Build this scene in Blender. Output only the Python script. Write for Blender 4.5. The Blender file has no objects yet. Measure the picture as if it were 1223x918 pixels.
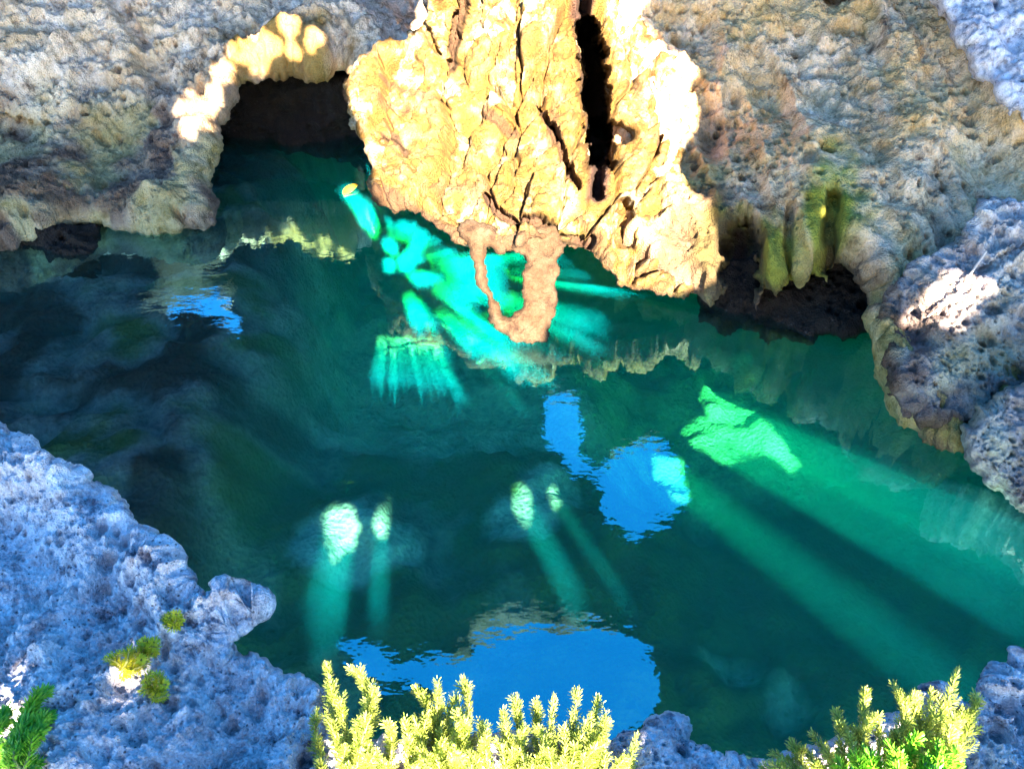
import bpy, math, random
import numpy as np

S = bpy.context.scene
COL = S.collection
R = math.radians

# ------------------------------------------------------------------ camera, sky, sun, exposure
F, PX, PY = 984.0, 611.5, 459.0            # focal length and centre in photograph pixels (1223 x 918)
PITCH = R(40)
CAM = np.array([0.0, 0.0, 3.2])            # eye height above the water
FW = np.array([0, math.cos(PITCH), -math.sin(PITCH)])
UP = np.array([0, math.sin(PITCH), math.cos(PITCH)])
RT = np.array([1.0, 0, 0])

cam_d = bpy.data.cameras.new("camera")
cam_d.sensor_width = 36.0
cam_d.lens = 36.0 * F / 1223.0
cam_d.clip_end = 2000
cam_d.clip_start = 0.02
cam = bpy.data.objects.new("camera", cam_d)
cam.location = CAM
cam.rotation_euler = (R(90) - PITCH, 0, 0)
COL.objects.link(cam)
S.camera = cam


def ray(x, y):
    x = np.asarray(x, float); y = np.asarray(y, float)
    return ((x - PX) / F)[..., None] * RT + ((PY - y) / F)[..., None] * UP + FW


def at(x, y, w):
    return CAM + ray(x, y) * np.asarray(w, float)[..., None]


SUND = ray(470.0, 315.0)                    # direction the sunlight travels
SUND = SUND / np.linalg.norm(SUND)
sun_el = math.asin(-SUND[2])
sun_az = math.atan2(-SUND[0], -SUND[1])     # clockwise from +Y

world = bpy.data.worlds.new("World")
S.world = world
world.use_nodes = True
wn = world.node_tree
wn.nodes.clear()
sky = wn.nodes.new("ShaderNodeTexSky")
sky.sky_type = 'NISHITA'
sky.sun_disc = False
sky.sun_elevation = sun_el
sky.sun_rotation = sun_az
sky.air_density = 1.0
sky.dust_density = 0.3
sky.ozone_density = 2.0
hs = wn.nodes.new("ShaderNodeHueSaturation")
hs.inputs["Saturation"].default_value = 1.42
bg = wn.nodes.new("ShaderNodeBackground")
bg.inputs["Strength"].default_value = 0.062
wo = wn.nodes.new("ShaderNodeOutputWorld")
wn.links.new(sky.outputs[0], hs.inputs["Color"])
wn.links.new(hs.outputs[0], bg.inputs[0])
wn.links.new(bg.outputs[0], wo.inputs[0])

sun_d = bpy.data.lights.new("sun", 'SUN')
sun_d.energy = 4.8
sun_d.angle = R(0.22)
sun_d.color = (1.0, 0.88, 0.66)
sun = bpy.data.objects.new("sun", sun_d)
from mathutils import Vector
sun.rotation_euler = Vector(SUND).to_track_quat('-Z', 'Y').to_euler()
sun.location = (0, -6, 9)
COL.objects.link(sun)

S.view_settings.view_transform = 'Standard'
S.view_settings.look = 'None'
S.view_settings.exposure = 4.15
S.view_settings.gamma = 1.0
S.render.engine = 'CYCLES'
S.cycles.use_denoising = True
S.cycles.max_bounces = 8
S.cycles.diffuse_bounces = 4
S.cycles.glossy_bounces = 3
S.cycles.volume_bounces = 2
S.cycles.transparent_max_bounces = 16
S.cycles.sample_clamp_indirect = 6.0

# ------------------------------------------------------------------ noise (numpy)


def _hash(ix, iy, iz, seed):
    h = (ix.astype(np.int64) * 374761393 + iy.astype(np.int64) * 668265263 + iz.astype(np.int64) * 2147483647 + seed * 974634777) & 0xFFFFFFFF
    h = ((h ^ (h >> 13)) * 1274126177) & 0xFFFFFFFF
    h = ((h ^ (h >> 16)) * 2246822519) & 0xFFFFFFFF
    return h ^ (h >> 15)


def perlin(P, seed=0):
    i = np.floor(P).astype(np.int64)
    f = P - i
    u = f * f * f * (f * (f * 6 - 15) + 10)
    out = np.zeros(len(P))
    for dx in (0, 1):
        wx = u[:, 0] if dx else 1 - u[:, 0]
        for dy in (0, 1):
            wy = u[:, 1] if dy else 1 - u[:, 1]
            for dz in (0, 1):
                wz = u[:, 2] if dz else 1 - u[:, 2]
                h = _hash(i[:, 0] + dx, i[:, 1] + dy, i[:, 2] + dz, seed)
                gx = ((h & 1023) / 511.5 - 1); gy = (((h >> 10) & 1023) / 511.5 - 1); gz = (((h >> 20) & 1023) / 511.5 - 1)
                out += wx * wy * wz * (gx * (f[:, 0] - dx) + gy * (f[:, 1] - dy) + gz * (f[:, 2] - dz))
    return out * 1.4


def fbm(P, oct=4, seed=0, gain=0.5):
    a, s, o = 1.0, 1.0, np.zeros(len(P))
    for k in range(oct):
        o += a * perlin(P * s + 17.3 * k, seed + k)
        a *= gain; s *= 2.03
    return o


def ridged(P, oct=4, seed=0, gain=0.55):
    a, s, o = 1.0, 1.0, np.zeros(len(P))
    for k in range(oct):
        o += a * (1 - 2 * np.abs(perlin(P * s + 9.1 * k, seed + k)))
        a *= gain; s *= 2.1
    return o


def worley(P, seed=0):
    """distance to the nearest feature point, to the second one, and a random number of the nearest cell"""
    i = np.floor(P).astype(np.int64)
    f = P - i
    d1 = np.full(len(P), 9.0); d2 = np.full(len(P), 9.0); idn = np.zeros(len(P))
    for dx in (-1, 0, 1):
        for dy in (-1, 0, 1):
            for dz in (-1, 0, 1):
                h = _hash(i[:, 0] + dx, i[:, 1] + dy, i[:, 2] + dz, seed)
                q = np.stack([dx + (h & 1023) / 1023.0, dy + ((h >> 10) & 1023) / 1023.0, dz + ((h >> 20) & 1023) / 1023.0], 1) - f
                d = np.sqrt((q * q).sum(1))
                nearer = d < d1
                d2 = np.where(nearer, d1, np.minimum(d2, d))
                d1 = np.where(nearer, d, d1)
                idn = np.where(nearer, ((h * 7919) >> 7 & 1023) / 1023.0, idn)
    return d1, d2, idn


def smooth(a, b, x):
    t = np.clip((x - a) / (b - a), 0, 1)
    return t * t * (3 - 2 * t)


# ------------------------------------------------------------------ rock builder


def crag(poly, amp, seed, it=3, shortest=5.0):
    """roughens an outline by midpoint displacement"""
    rnd = random.Random(seed)
    pts = [tuple(map(float, p)) for p in poly]
    for k in range(it):
        out = []
        for a, b in zip(pts, pts[1:] + pts[:1]):
            out.append(a)
            L = math.hypot(b[0] - a[0], b[1] - a[1])
            if L > shortest:
                o = rnd.uniform(-1, 1) * min(amp, L * 0.22)
                out.append(((a[0] + b[0]) / 2 - (b[1] - a[1]) / L * o, (a[1] + b[1]) / 2 + (b[0] - a[0]) / L * o))
        pts = out
    return pts


def sdf(X, Y, polys):
    """signed distance (positive inside the first outline and outside the others) and nearest outline point"""
    if len(polys) > 1:
        sd, nx, ny = sdf(X, Y, polys[:1])
        for p in polys[1:]:
            h, hx, hy = sdf(X, Y, [p])
            m = -h < sd
            sd = np.where(m, -h, sd); nx = np.where(m, hx, nx); ny = np.where(m, hy, ny)
        return sd, nx, ny
    best = np.full(X.shape, 1e18); nx = np.zeros(X.shape); ny = np.zeros(X.shape); inside = np.zeros(X.shape, bool)
    for poly in polys:
        n = len(poly)
        for k in range(n):
            ax, ay = poly[k]; bx, by = poly[(k + 1) % n]
            ex, ey = bx - ax, by - ay
            L2 = ex * ex + ey * ey + 1e-12
            t = np.clip(((X - ax) * ex + (Y - ay) * ey) / L2, 0, 1)
            qx = ax + t * ex; qy = ay + t * ey
            d = (X - qx) ** 2 + (Y - qy) ** 2
            m = d < best
            best = np.where(m, d, best); nx = np.where(m, qx, nx); ny = np.where(m, qy, ny)
            if ay != by:
                c = ((ay > Y) != (by > Y)) & (X < ex * (Y - ay) / ey + ax)
                inside ^= c
    return np.where(inside, 1, -1) * np.sqrt(best), nx, ny


def tps(ctrl):
    """thin-plate surface through (x, y, depth) points"""
    c = np.array(ctrl, float)
    xy = c[:, :2] / 300.0
    n = len(c)
    r = np.sqrt(((xy[:, None] - xy[None]) ** 2).sum(2))
    K = r * r * np.log(r + 1e-9) + np.eye(n) * 0.02
    Pm = np.c_[np.ones(n), xy]
    A = np.block([[K, Pm], [Pm.T, np.zeros((3, 3))]])
    sol = np.linalg.solve(A, np.r_[c[:, 2], np.zeros(3)])

    def f(X, Y):
        sh = np.shape(X)
        q = np.stack([np.ravel(X), np.ravel(Y)], 1) / 300.0
        r = np.sqrt(((q[:, None] - xy[None]) ** 2).sum(2))
        o = (r * r * np.log(r + 1e-9)) @ sol[:n] + sol[n] + q @ sol[n + 1:]
        return o.reshape(sh)
    return f


def line_dist(X, Y, pl):
    best = np.full(X.shape, 1e18)
    for (ax, ay), (bx, by) in zip(pl[:-1], pl[1:]):
        ex, ey = bx - ax, by - ay
        t = np.clip(((X - ax) * ex + (Y - ay) * ey) / (ex * ex + ey * ey + 1e-9), 0, 1)
        best = np.minimum(best, (X - ax - t * ex) ** 2 + (Y - ay - t * ey) ** 2)
    return np.sqrt(best)


def new_mesh(name, V, faces, mat, parent=None, smooth_shade=True):
    me = bpy.data.meshes.new(name)
    faces = np.asarray(faces, np.int32)
    me.vertices.add(len(V))
    me.vertices.foreach_set("co", np.asarray(V, np.float32).ravel())
    k = faces.shape[1]
    me.loops.add(faces.size)
    me.loops.foreach_set("vertex_index", faces.ravel())
    me.polygons.add(len(faces))
    me.polygons.foreach_set("loop_start", np.arange(0, faces.size, k, dtype=np.int32))
    me.polygons.foreach_set("loop_total", np.full(len(faces), k, np.int32))
    me.update(calc_edges=True)
    me.validate()
    me.polygons.foreach_set("use_smooth", np.full(len(me.polygons), bool(smooth_shade)))
    if mat is not None:
        me.materials.append(mat)
    o = bpy.data.objects.new(name, me)
    COL.objects.link(o)
    if parent is not None:
        o.parent = parent
    return o


def tag(o, label, cat, group=None):
    o["label"] = label; o["category"] = cat
    if group:
        o["group"] = group
    return o


def karst(P, s, amp, seed, pit=1.0):
    """weathered limestone relief, metres along the normal; s = size of the features"""
    Q = P / s
    warp = np.stack([perlin(Q * 2 + 3, seed + 40), perlin(Q * 2 + 31, seed + 41), perlin(Q * 2 + 57, seed + 42)], 1) * 0.25
    Z = 0.35 + 0.8 * smooth(-0.3, 0.4, perlin(Q * 0.75 + 11, seed + 33))
    d = 0.30 * fbm(Q * 0.9, 2, seed) + 0.09 * fbm(Q * 2.6, 2, seed + 2) + Z * (0.11 * ridged(Q * 2.3 + warp, 4, seed + 5) + 0.055 * fbm(Q * 7 + warp, 4, seed + 9, 0.6))
    for sc, r, dep, share, sd in ((4.5, 0.42, 0.17, 0.4, 11), (9.5, 0.42, 0.11, 0.5, 12), (21.0, 0.46, 0.06, 0.55, 13), (40.0, 0.48, 0.03, 0.6, 14)):
        f1, f2, idn = worley(Q * sc + warp * 1.5, seed + sd)
        zone = smooth(-0.25, 0.25, perlin(Q * sc * 0.22 + 5, seed + sd + 50))
        rr = r * (0.55 + 0.6 * idn)
        d -= pit * dep * (idn < share + 0.3 * zone) * zone * smooth(0, 1, (rr - f1) / (rr * 0.5))
    return d * s * amp


def rock(name, mat, polys, depth, step=2.0, rnd_px=26, rnd_m=0.25, thick=0.9, edge_t=0.12, s=1.0, amp=1.0, seed=1, carve=(), stains=(), mapf=at,
         pit=1.0, parent=None, rough=(7, 3), disp=True, extra=None, crackstain=(), under=0.0, jitter=2.0, cellstain=None):
    polys = [crag(p, rough[0], seed * 31 + k, rough[1]) if rough[0] else p for k, p in enumerate(polys)]
    A = np.array(sum([list(p) for p in polys], []))
    x0, y0 = A.min(0) - 2 * step; x1, y1 = A.max(0) + 2 * step
    gx = np.arange(x0, x1, step); gy = np.arange(y0, y1, step)
    X, Y = np.meshgrid(gx, gy)
    sd, nx, ny = sdf(X, Y, polys)
    ins = sd > 0
    cell = ins[:-1, :-1] | ins[1:, :-1] | ins[:-1, 1:] | ins[1:, 1:]
    used = np.zeros(ins.shape, bool)
    used[:-1, :-1] |= cell; used[1:, :-1] |= cell; used[:-1, 1:] |= cell; used[1:, 1:] |= cell
    out = used & ~ins
    X = np.where(out, nx, X); Y = np.where(out, ny, Y); sd = np.where(out, 0, sd)
    idx = -np.ones(ins.shape, np.int64); idx[used] = np.arange(used.sum())
    cy, cx = np.nonzero(cell)
    # image y runs down, so this order faces the viewer
    quads = np.stack([idx[cy, cx], idx[cy + 1, cx], idx[cy + 1, cx + 1], idx[cy, cx + 1]], 1)
    x = X[used]; y = Y[used]; e = sd[used]
    w = depth(x, y)
    if disp and rough[0]:
        jx = np.stack([x / 6, y / 6, x * 0 + seed], 1); jit = smooth(14, 0, e)
        x = x + jitter * fbm(jx, 3, seed + 80) * jit; y = y + jitter * fbm(jx + 40, 3, seed + 81) * jit
    t = np.clip(e / rnd_px, 0, 1)
    w = w + rnd_m * (1 - np.sqrt(np.clip(1 - (1 - t) ** 2, 0, 1)))
    wob = perlin(np.stack([x / 22, y / 22, x * 0], 1), seed + 3) * 9
    P_plain = mapf(x, y, w)
    cmask = np.zeros(len(x))
    for pl, wd, dp in carve:
        dd = line_dist(x, y, pl) + wob * min(0.4, wd / 50)
        w = w + dp * smooth(wd, wd * 0.45, dd + 0.35 * wd * fbm(np.stack([x / 13, y / 13, x * 0], 1), 4, seed + 77))
        cmask = np.maximum(cmask, smooth(wd * 1.3, wd * 0.8, dd) * min(1.0, dp / 0.5))
    P = mapf(x, y, w)
    n = len(P)
    # normals of the plain sheet
    N = np.zeros((n, 3))
    a, b, c = P_plain[quads[:, 0]], P_plain[quads[:, 1]], P_plain[quads[:, 2]]
    dgl = P_plain[quads[:, 3]]
    fn = np.cross(c - a, dgl - b)
    fn = -fn if np.mean((fn * (mapf(np.array([x.mean()]), np.array([y.mean()]), np.array([w.mean() - 0.5])) - P_plain.mean(0))).sum(1)) < 0 else fn
    for k in range(4):
        np.add.at(N, quads[:, k], fn)
    N /= np.linalg.norm(N, axis=1, keepdims=True) + 1e-12
    # smooth normals a little towards the viewer so the relief does not fold over at the rim
    V0 = mapf(x, y, w - 0.3) - P
    V0 /= np.linalg.norm(V0, axis=1, keepdims=True)
    N = N * smooth(0, rnd_px * 1.3, e)[:, None] + 0.45 * V0
    N /= np.linalg.norm(N, axis=1, keepdims=True)
    D = karst(P, s, amp, seed, pit) if disp else np.zeros(n)
    if extra is not None:
        D = D + extra(x, y, P)
    D = D * (1 - 0.6 * cmask) * (0.35 + 0.65 * smooth(0, rnd_px, e))
    Pf = P + N * D[:, None]
    # back of the rock
    wb = w + edge_t + (thick - edge_t) * smooth(0, 1, e / (rnd_px * 4.0)) * (1 + 0.25 * perlin(np.stack([x / 60, y / 60, x * 0], 1), seed + 7))
    Pb = mapf(x, y, wb)
    Pb = Pb + 0.12 * s * np.stack([perlin(Pb * 2.5 / s, seed + 21), perlin(Pb * 2.5 / s, seed + 22), perlin(Pb * 2.5 / s, seed + 23)], 1) * smooth(0, rnd_px, e)[:, None]
    # rim edges
    ed = np.concatenate([quads[:, [0, 1]], quads[:, [1, 2]], quads[:, [2, 3]], quads[:, [3, 0]]])
    key = np.sort(ed, 1); kk = key[:, 0] * n + key[:, 1]
    u, inv, cnt = np.unique(kk, return_inverse=True, return_counts=True)
    bed = ed[cnt[inv] == 1]
    bv = np.unique(bed); bmap = -np.ones(n, np.int64); bmap[bv] = np.arange(len(bv))
    verts = [Pf, Pb]; base = 2 * n; rings = [bv]
    RN = 4
    for k in range(1, RN):
        f = k / RN
        q = Pf[bv] * (1 - f) + Pb[bv] * f
        rings.append(base + np.arange(len(bv)))
        verts.append(q); base += len(bv)
    rings.append(bv + n)
    fs = [quads, quads[:, ::-1] + n]
    for k in range(RN):
        r0, r1 = rings[k], rings[k + 1]
        fs.append(np.stack([r0[bmap[bed[:, 1]]], r0[bmap[bed[:, 0]]], r1[bmap[bed[:, 0]]], r1[bmap[bed[:, 1]]]], 1))
    V = np.concatenate(verts); Fc = np.concatenate(fs)
    ob = new_mesh(name, V, Fc, mat, parent)
    # stains: r ochre, g moss, b dark brown
    col = np.zeros((len(V), 4), np.float32); col[:, 3] = 1
    nz = fbm(np.stack([x / 30, y / 30, x * 0], 1), 4, seed + 60)
    for ch, sx, sy, rx, ry, st in stains:
        dd = np.sqrt(((x - sx) / rx) ** 2 + ((y - sy) / ry) ** 2) + 0.45 * nz
        v = st * smooth(1.15, 0.35, dd)
        col[:n, ch] = np.maximum(col[:n, ch], v)
        col[n:2 * n, ch] = col[:n, ch]
    if cellstain is not None:
        col[:n, 0] = np.maximum(col[:n, 0], cellstain(x, y, P))
    for pl, wd, st in crackstain:
        dd = line_dist(x, y, pl) + 0.35 * wob
        col[:n, 2] = np.maximum(col[:n, 2], st * smooth(wd, wd * 0.45, dd))
        col[:n, 0] = np.maximum(col[:n, 0], st * smooth(wd * 2.4, wd * 0.8, dd + 0.5 * wob))
    if under:                                   # brown and green algae below this height, also painting undersides dark like shade
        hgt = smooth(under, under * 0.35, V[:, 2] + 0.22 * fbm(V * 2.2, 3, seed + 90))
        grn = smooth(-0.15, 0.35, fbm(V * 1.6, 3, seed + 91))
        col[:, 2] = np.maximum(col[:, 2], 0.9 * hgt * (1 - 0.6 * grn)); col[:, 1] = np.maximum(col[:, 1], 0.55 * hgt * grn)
    at_ = ob.data.color_attributes.new("stain", 'FLOAT_COLOR', 'POINT')
    at_.data.foreach_set("color", col.ravel())
    return ob


def crust(k, a, seed):
    """sharp spongy crust of weathered limestone: k features per metre, a metres deep"""
    def f(x, y, P):
        f1, f2, idn = worley(P * k * 1.4 + 0.35 * np.stack([perlin(P * k, seed), perlin(P * k, seed + 1), perlin(P * k, seed + 2)], 1), seed + 5)
        zone = 0.35 + 0.65 * smooth(-0.25, 0.3, perlin(P * k * 0.16, seed + 9))
        d = 0.6 * ridged(P * k, 5, seed + 3, 0.62) + 0.5 * fbm(P * k * 2.6, 4, seed + 4, 0.62) - 1.3 * smooth(0.5, 0.15, f1) * (idn < 0.55)
        return a * zone * d
    return f


# ------------------------------------------------------------------ materials


def nodes_of(name):
    m = bpy.data.materials.new(name)
    m.use_nodes = True
    nt = m.node_tree
    nt.nodes.clear()
    return m, nt, nt.nodes.new, nt.links.new


def ramp(nt, fac, stops):
    r = nt.nodes.new("ShaderNodeValToRGB")
    r.color_ramp.elements.remove(r.color_ramp.elements[0])
    r.color_ramp.elements[0].position = stops[0][0]
    r.color_ramp.elements[0].color = (*stops[0][1], 1)
    for p, c in stops[1:]:
        e = r.color_ramp.elements.new(p); e.color = (*c, 1)
    nt.links.new(fac, r.inputs[0])
    return r.outputs[0]


def mix(nt, fac, a, b, mode='MIX'):
    m = nt.nodes.new("ShaderNodeMix"); m.data_type = 'RGBA'; m.blend_type = mode
    if isinstance(fac, (int, float)):
        m.inputs[0].default_value = fac
    else:
        nt.links.new(fac, m.inputs[0])
    for v, s in ((a, 6), (b, 7)):
        if isinstance(v, tuple):
            m.inputs[s].default_value = (*v, 1)
        else:
            nt.links.new(v, m.inputs[s])
    return m.outputs[2]


def noise_node(nt, vec, scale, detail=6, rough=0.6):
    t = nt.nodes.new("ShaderNodeTexNoise")
    t.inputs["Scale"].default_value = scale; t.inputs["Detail"].default_value = detail; t.inputs["Roughness"].default_value = rough
    nt.links.new(vec, t.inputs["Vector"])
    return t.outputs[0]


def voro(nt, vec, scale, rnd=1.0):
    t = nt.nodes.new("ShaderNodeTexVoronoi")
    t.inputs["Scale"].default_value = scale; t.inputs["Randomness"].default_value = rnd
    nt.links.new(vec, t.inputs["Vector"])
    return t.outputs["Distance"]


def math_node(nt, op, a, b=None):
    m = nt.nodes.new("ShaderNodeMath"); m.operation = op
    for v, i in ((a, 0), (b, 1)):
        if v is None:
            continue
        if isinstance(v, (int, float)):
            m.inputs[i].default_value = v
        else:
            nt.links.new(v, m.inputs[i])
    return m.outputs[0]


def rock_mat(name, pale, mid, warm, dark, s=1.0, warm_amt=0.5, bump=1.0, lichen=0.5):
    m, nt, N, L = nodes_of(name)
    tc = N("ShaderNodeTexCoord"); vec = tc.outputs["Object"]
    big = noise_node(nt, vec, 1.6 / s, 5, 0.62)
    med = noise_node(nt, vec, 7 / s, 7, 0.68)
    fine = noise_node(nt, vec, 45 / s, 5, 0.7)
    c = ramp(nt, med, [(0.34, dark), (0.47, mid), (0.62, pale)])
    wf = ramp(nt, big, [(0.42, (0, 0, 0)), (0.62, (warm_amt,) * 3)])
    c = mix(nt, wf, c, warm)
    # black lichen specks
    v = voro(nt, vec, 26 / s)
    sp = ramp(nt, v, [(0.10, (1, 1, 1)), (0.24, (0, 0, 0))])
    zone = ramp(nt, noise_node(nt, vec, 3.1 / s, 4), [(0.40, (0, 0, 0)), (0.56, (lichen,) * 3)])
    c = mix(nt, mix(nt, 1.0, sp, zone, 'MULTIPLY'), c, (0.009, 0.005, 0.002) if name == "cream_limestone" else (0.05, 0.045, 0.05))
    gr = ramp(nt, fine, [(0.3, (0.62, 0.62, 0.62)), (0.7, (1.25, 1.25, 1.25))])
    c = mix(nt, 0.8, c, gr, 'MULTIPLY')
    OCHRE_A, OCHRE_B = ((0.06, 0.026, 0.004), (0.17, 0.09, 0.016)) if name == "cream_limestone" else ((0.16, 0.075, 0.012), (0.36, 0.21, 0.05))
    at_ = N("ShaderNodeAttribute"); at_.attribute_name = "stain"
    sep = N("ShaderNodeSeparateColor"); L(at_.outputs["Color"], sep.inputs[0])
    c = mix(nt, sep.outputs[0], c, mix(nt, fine, OCHRE_A, OCHRE_B))
    MOSS = (0.022, 0.085, 0.008) if name == "algae_pool_bed" else (0.40, 0.37, 0.03)
    c = mix(nt, sep.outputs[1], c, mix(nt, med, (0.05, 0.075, 0.012), MOSS))
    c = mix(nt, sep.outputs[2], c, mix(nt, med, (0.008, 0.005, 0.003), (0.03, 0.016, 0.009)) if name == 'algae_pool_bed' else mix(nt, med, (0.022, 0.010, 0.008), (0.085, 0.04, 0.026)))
    b = N("ShaderNodeBsdfPrincipled")
    b.inputs["Roughness"].default_value = 0.9
    b.inputs["Specular IOR Level"].default_value = 0.25
    L(c, b.inputs["Base Color"])
    h = math_node(nt, 'ADD', noise_node(nt, vec, 60 / s, 6, 0.75), math_node(nt, 'MULTIPLY', voro(nt, vec, 70 / s), 0.8))
    bp = N("ShaderNodeBump"); bp.inputs["Strength"].default_value = 0.75 * bump; bp.inputs["Distance"].default_value = 0.02 * s
    L(h, bp.inputs["Height"]); L(bp.outputs[0], b.inputs["Normal"])
    o = N("ShaderNodeOutputMaterial"); L(b.outputs[0], o.inputs[0])
    return m


M_grey = rock_mat("grey_limestone", (0.88, 0.70, 0.57), (0.70, 0.53, 0.41), (0.66, 0.41, 0.19), (0.15, 0.10, 0.08), 1.0, 0.55)
M_tan = rock_mat("tan_limestone", (0.84, 0.60, 0.43), (0.66, 0.44, 0.27), (0.66, 0.37, 0.12), (0.15, 0.08, 0.05), 1.0, 0.7)
M_cream = rock_mat("cream_limestone", (0.40, 0.35, 0.26), (0.17, 0.105, 0.03), (0.095, 0.042, 0.007), (0.034, 0.013, 0.003), 1.0, 0.7, lichen=0.95)
M_blue = rock_mat("weathered_limestone", (0.88, 0.82, 0.86), (0.60, 0.55, 0.61), (0.76, 0.68, 0.68), (0.10, 0.09, 0.13), 0.38, 0.3, bump=1.3, lichen=0.9)
M_violet = rock_mat("violet_grey_limestone", (0.74, 0.66, 0.66), (0.50, 0.44, 0.46), (0.52, 0.40, 0.32), (0.15, 0.12, 0.14), 0.8, 0.35)
M_pink = rock_mat("pink_brown_limestone", (0.095, 0.058, 0.036), (0.062, 0.034, 0.018), (0.05, 0.024, 0.01), (0.025, 0.011, 0.006), 0.6, 0.6, lichen=0.2)
M_nearblack = rock_mat("near_black_rock", (0.014, 0.009, 0.006), (0.007, 0.004, 0.003), (0.012, 0.004, 0.002), (0.003, 0.002, 0.002), 1.0, 0.6)
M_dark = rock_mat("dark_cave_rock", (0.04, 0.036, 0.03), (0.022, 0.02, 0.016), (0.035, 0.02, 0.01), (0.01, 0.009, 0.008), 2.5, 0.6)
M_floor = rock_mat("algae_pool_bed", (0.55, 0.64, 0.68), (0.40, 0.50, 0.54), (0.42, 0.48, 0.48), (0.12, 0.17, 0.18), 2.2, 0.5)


def leaf_mat(name, c0, c1):
    m, nt, N, L = nodes_of(name)
    tc = N("ShaderNodeTexCoord")
    oi = N("ShaderNodeNewGeometry")
    f = noise_node(nt, tc.outputs["Object"], 30, 3)
    f2 = math_node(nt, 'ADD', math_node(nt, 'MULTIPLY', f, 0.6), math_node(nt, 'MULTIPLY', oi.outputs["Random Per Island"], 0.5))
    c = ramp(nt, f2, [(0.25, c0), (0.75, c1)])
    b = N("ShaderNodeBsdfPrincipled"); b.inputs["Roughness"].default_value = 0.45
    L(c, b.inputs["Base Color"])
    tr = N("ShaderNodeBsdfTranslucent"); L(c, tr.inputs[0])
    mx = N("ShaderNodeMixShader"); mx.inputs[0].default_value = 0.4
    L(b.outputs[0], mx.inputs[1]); L(tr.outputs[0], mx.inputs[2])
    o = N("ShaderNodeOutputMaterial"); L(mx.outputs[0], o.inputs[0])
    return m


M_yleaf = leaf_mat("yellow_green_leaf", (0.22, 0.30, 0.03), (0.46, 0.50, 0.12))
M_gleaf = leaf_mat("bright_green_leaf", (0.05, 0.28, 0.015), (0.22, 0.46, 0.03))
M_ytuft = leaf_mat("yellow_tuft_leaf", (0.40, 0.44, 0.02), (0.62, 0.56, 0.04))


def plain_mat(name, c, rough=0.8):
    m, nt, N, L = nodes_of(name)
    tc = N("ShaderNodeTexCoord")
    f = noise_node(nt, tc.outputs["Object"], 40, 4)
    col = mix(nt, f, tuple(v * 0.6 for v in c), tuple(min(1, v * 1.3) for v in c))
    b = N("ShaderNodeBsdfPrincipled"); b.inputs["Roughness"].default_value = rough
    L(col, b.inputs["Base Color"])
    o = N("ShaderNodeOutputMaterial"); L(b.outputs[0], o.inputs[0])
    return m


M_stem = plain_mat("plant_stem", (0.22, 0.22, 0.06))
M_twig = plain_mat("dry_twig", (0.55, 0.42, 0.34))
M_fallen = plain_mat("fallen_leaf", (0.75, 0.42, 0.03), 0.5)

# water: a closed body, clear green, with a mirror-like skin
M_water, nt, N, L = nodes_of("pool_water")
tcw = N("ShaderNodeTexCoord")
mp = N("ShaderNodeMapping"); mp.inputs["Scale"].default_value = (1.0, 1.7, 1.0)
L(tcw.outputs["Object"], mp.inputs[0])
h = math_node(nt, 'ADD', noise_node(nt, mp.outputs[0], 5.5, 3, 0.5), math_node(nt, 'MULTIPLY', noise_node(nt, mp.outputs[0], 17, 2, 0.5), 0.16))
bp = N("ShaderNodeBump"); bp.inputs["Strength"].default_value = 0.5; bp.inputs["Distance"].default_value = 0.0022
L(h, bp.inputs["Height"])
gl = N("ShaderNodeBsdfGlossy"); gl.inputs["Roughness"].default_value = 0.0; gl.inputs["Color"].default_value = (0.36, 0.9, 1.0, 1)
L(bp.outputs[0], gl.inputs["Normal"])
tr = N("ShaderNodeBsdfTransparent")
lw_ = N("ShaderNodeLayerWeight"); lw_.inputs["Blend"].default_value = 0.5
f5 = math_node(nt, 'POWER', lw_.outputs["Facing"], 5.0)
fr = math_node(nt, 'ADD', math_node(nt, 'MULTIPLY', f5, 0.70), 0.30)
mx = N("ShaderNodeMixShader")
L(fr, mx.inputs[0]); L(tr.outputs[0], mx.inputs[1]); L(gl.outputs[0], mx.inputs[2])
va = N("ShaderNodeVolumeAbsorption"); va.inputs["Color"].default_value = (0.5, 0.966, 0.78, 1); va.inputs["Density"].default_value = 1.0
vs = N("ShaderNodeVolumeScatter"); vs.inputs["Color"].default_value = (0.0, 0.56, 0.74, 1); vs.inputs["Density"].default_value = 0.072; vs.inputs["Anisotropy"].default_value = -0.65
ad = N("ShaderNodeAddShader"); L(va.outputs[0], ad.inputs[0]); L(vs.outputs[0], ad.inputs[1])
o = N("ShaderNodeOutputMaterial"); L(mx.outputs[0], o.inputs["Surface"]); L(ad.outputs[0], o.inputs["Volume"])

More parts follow.
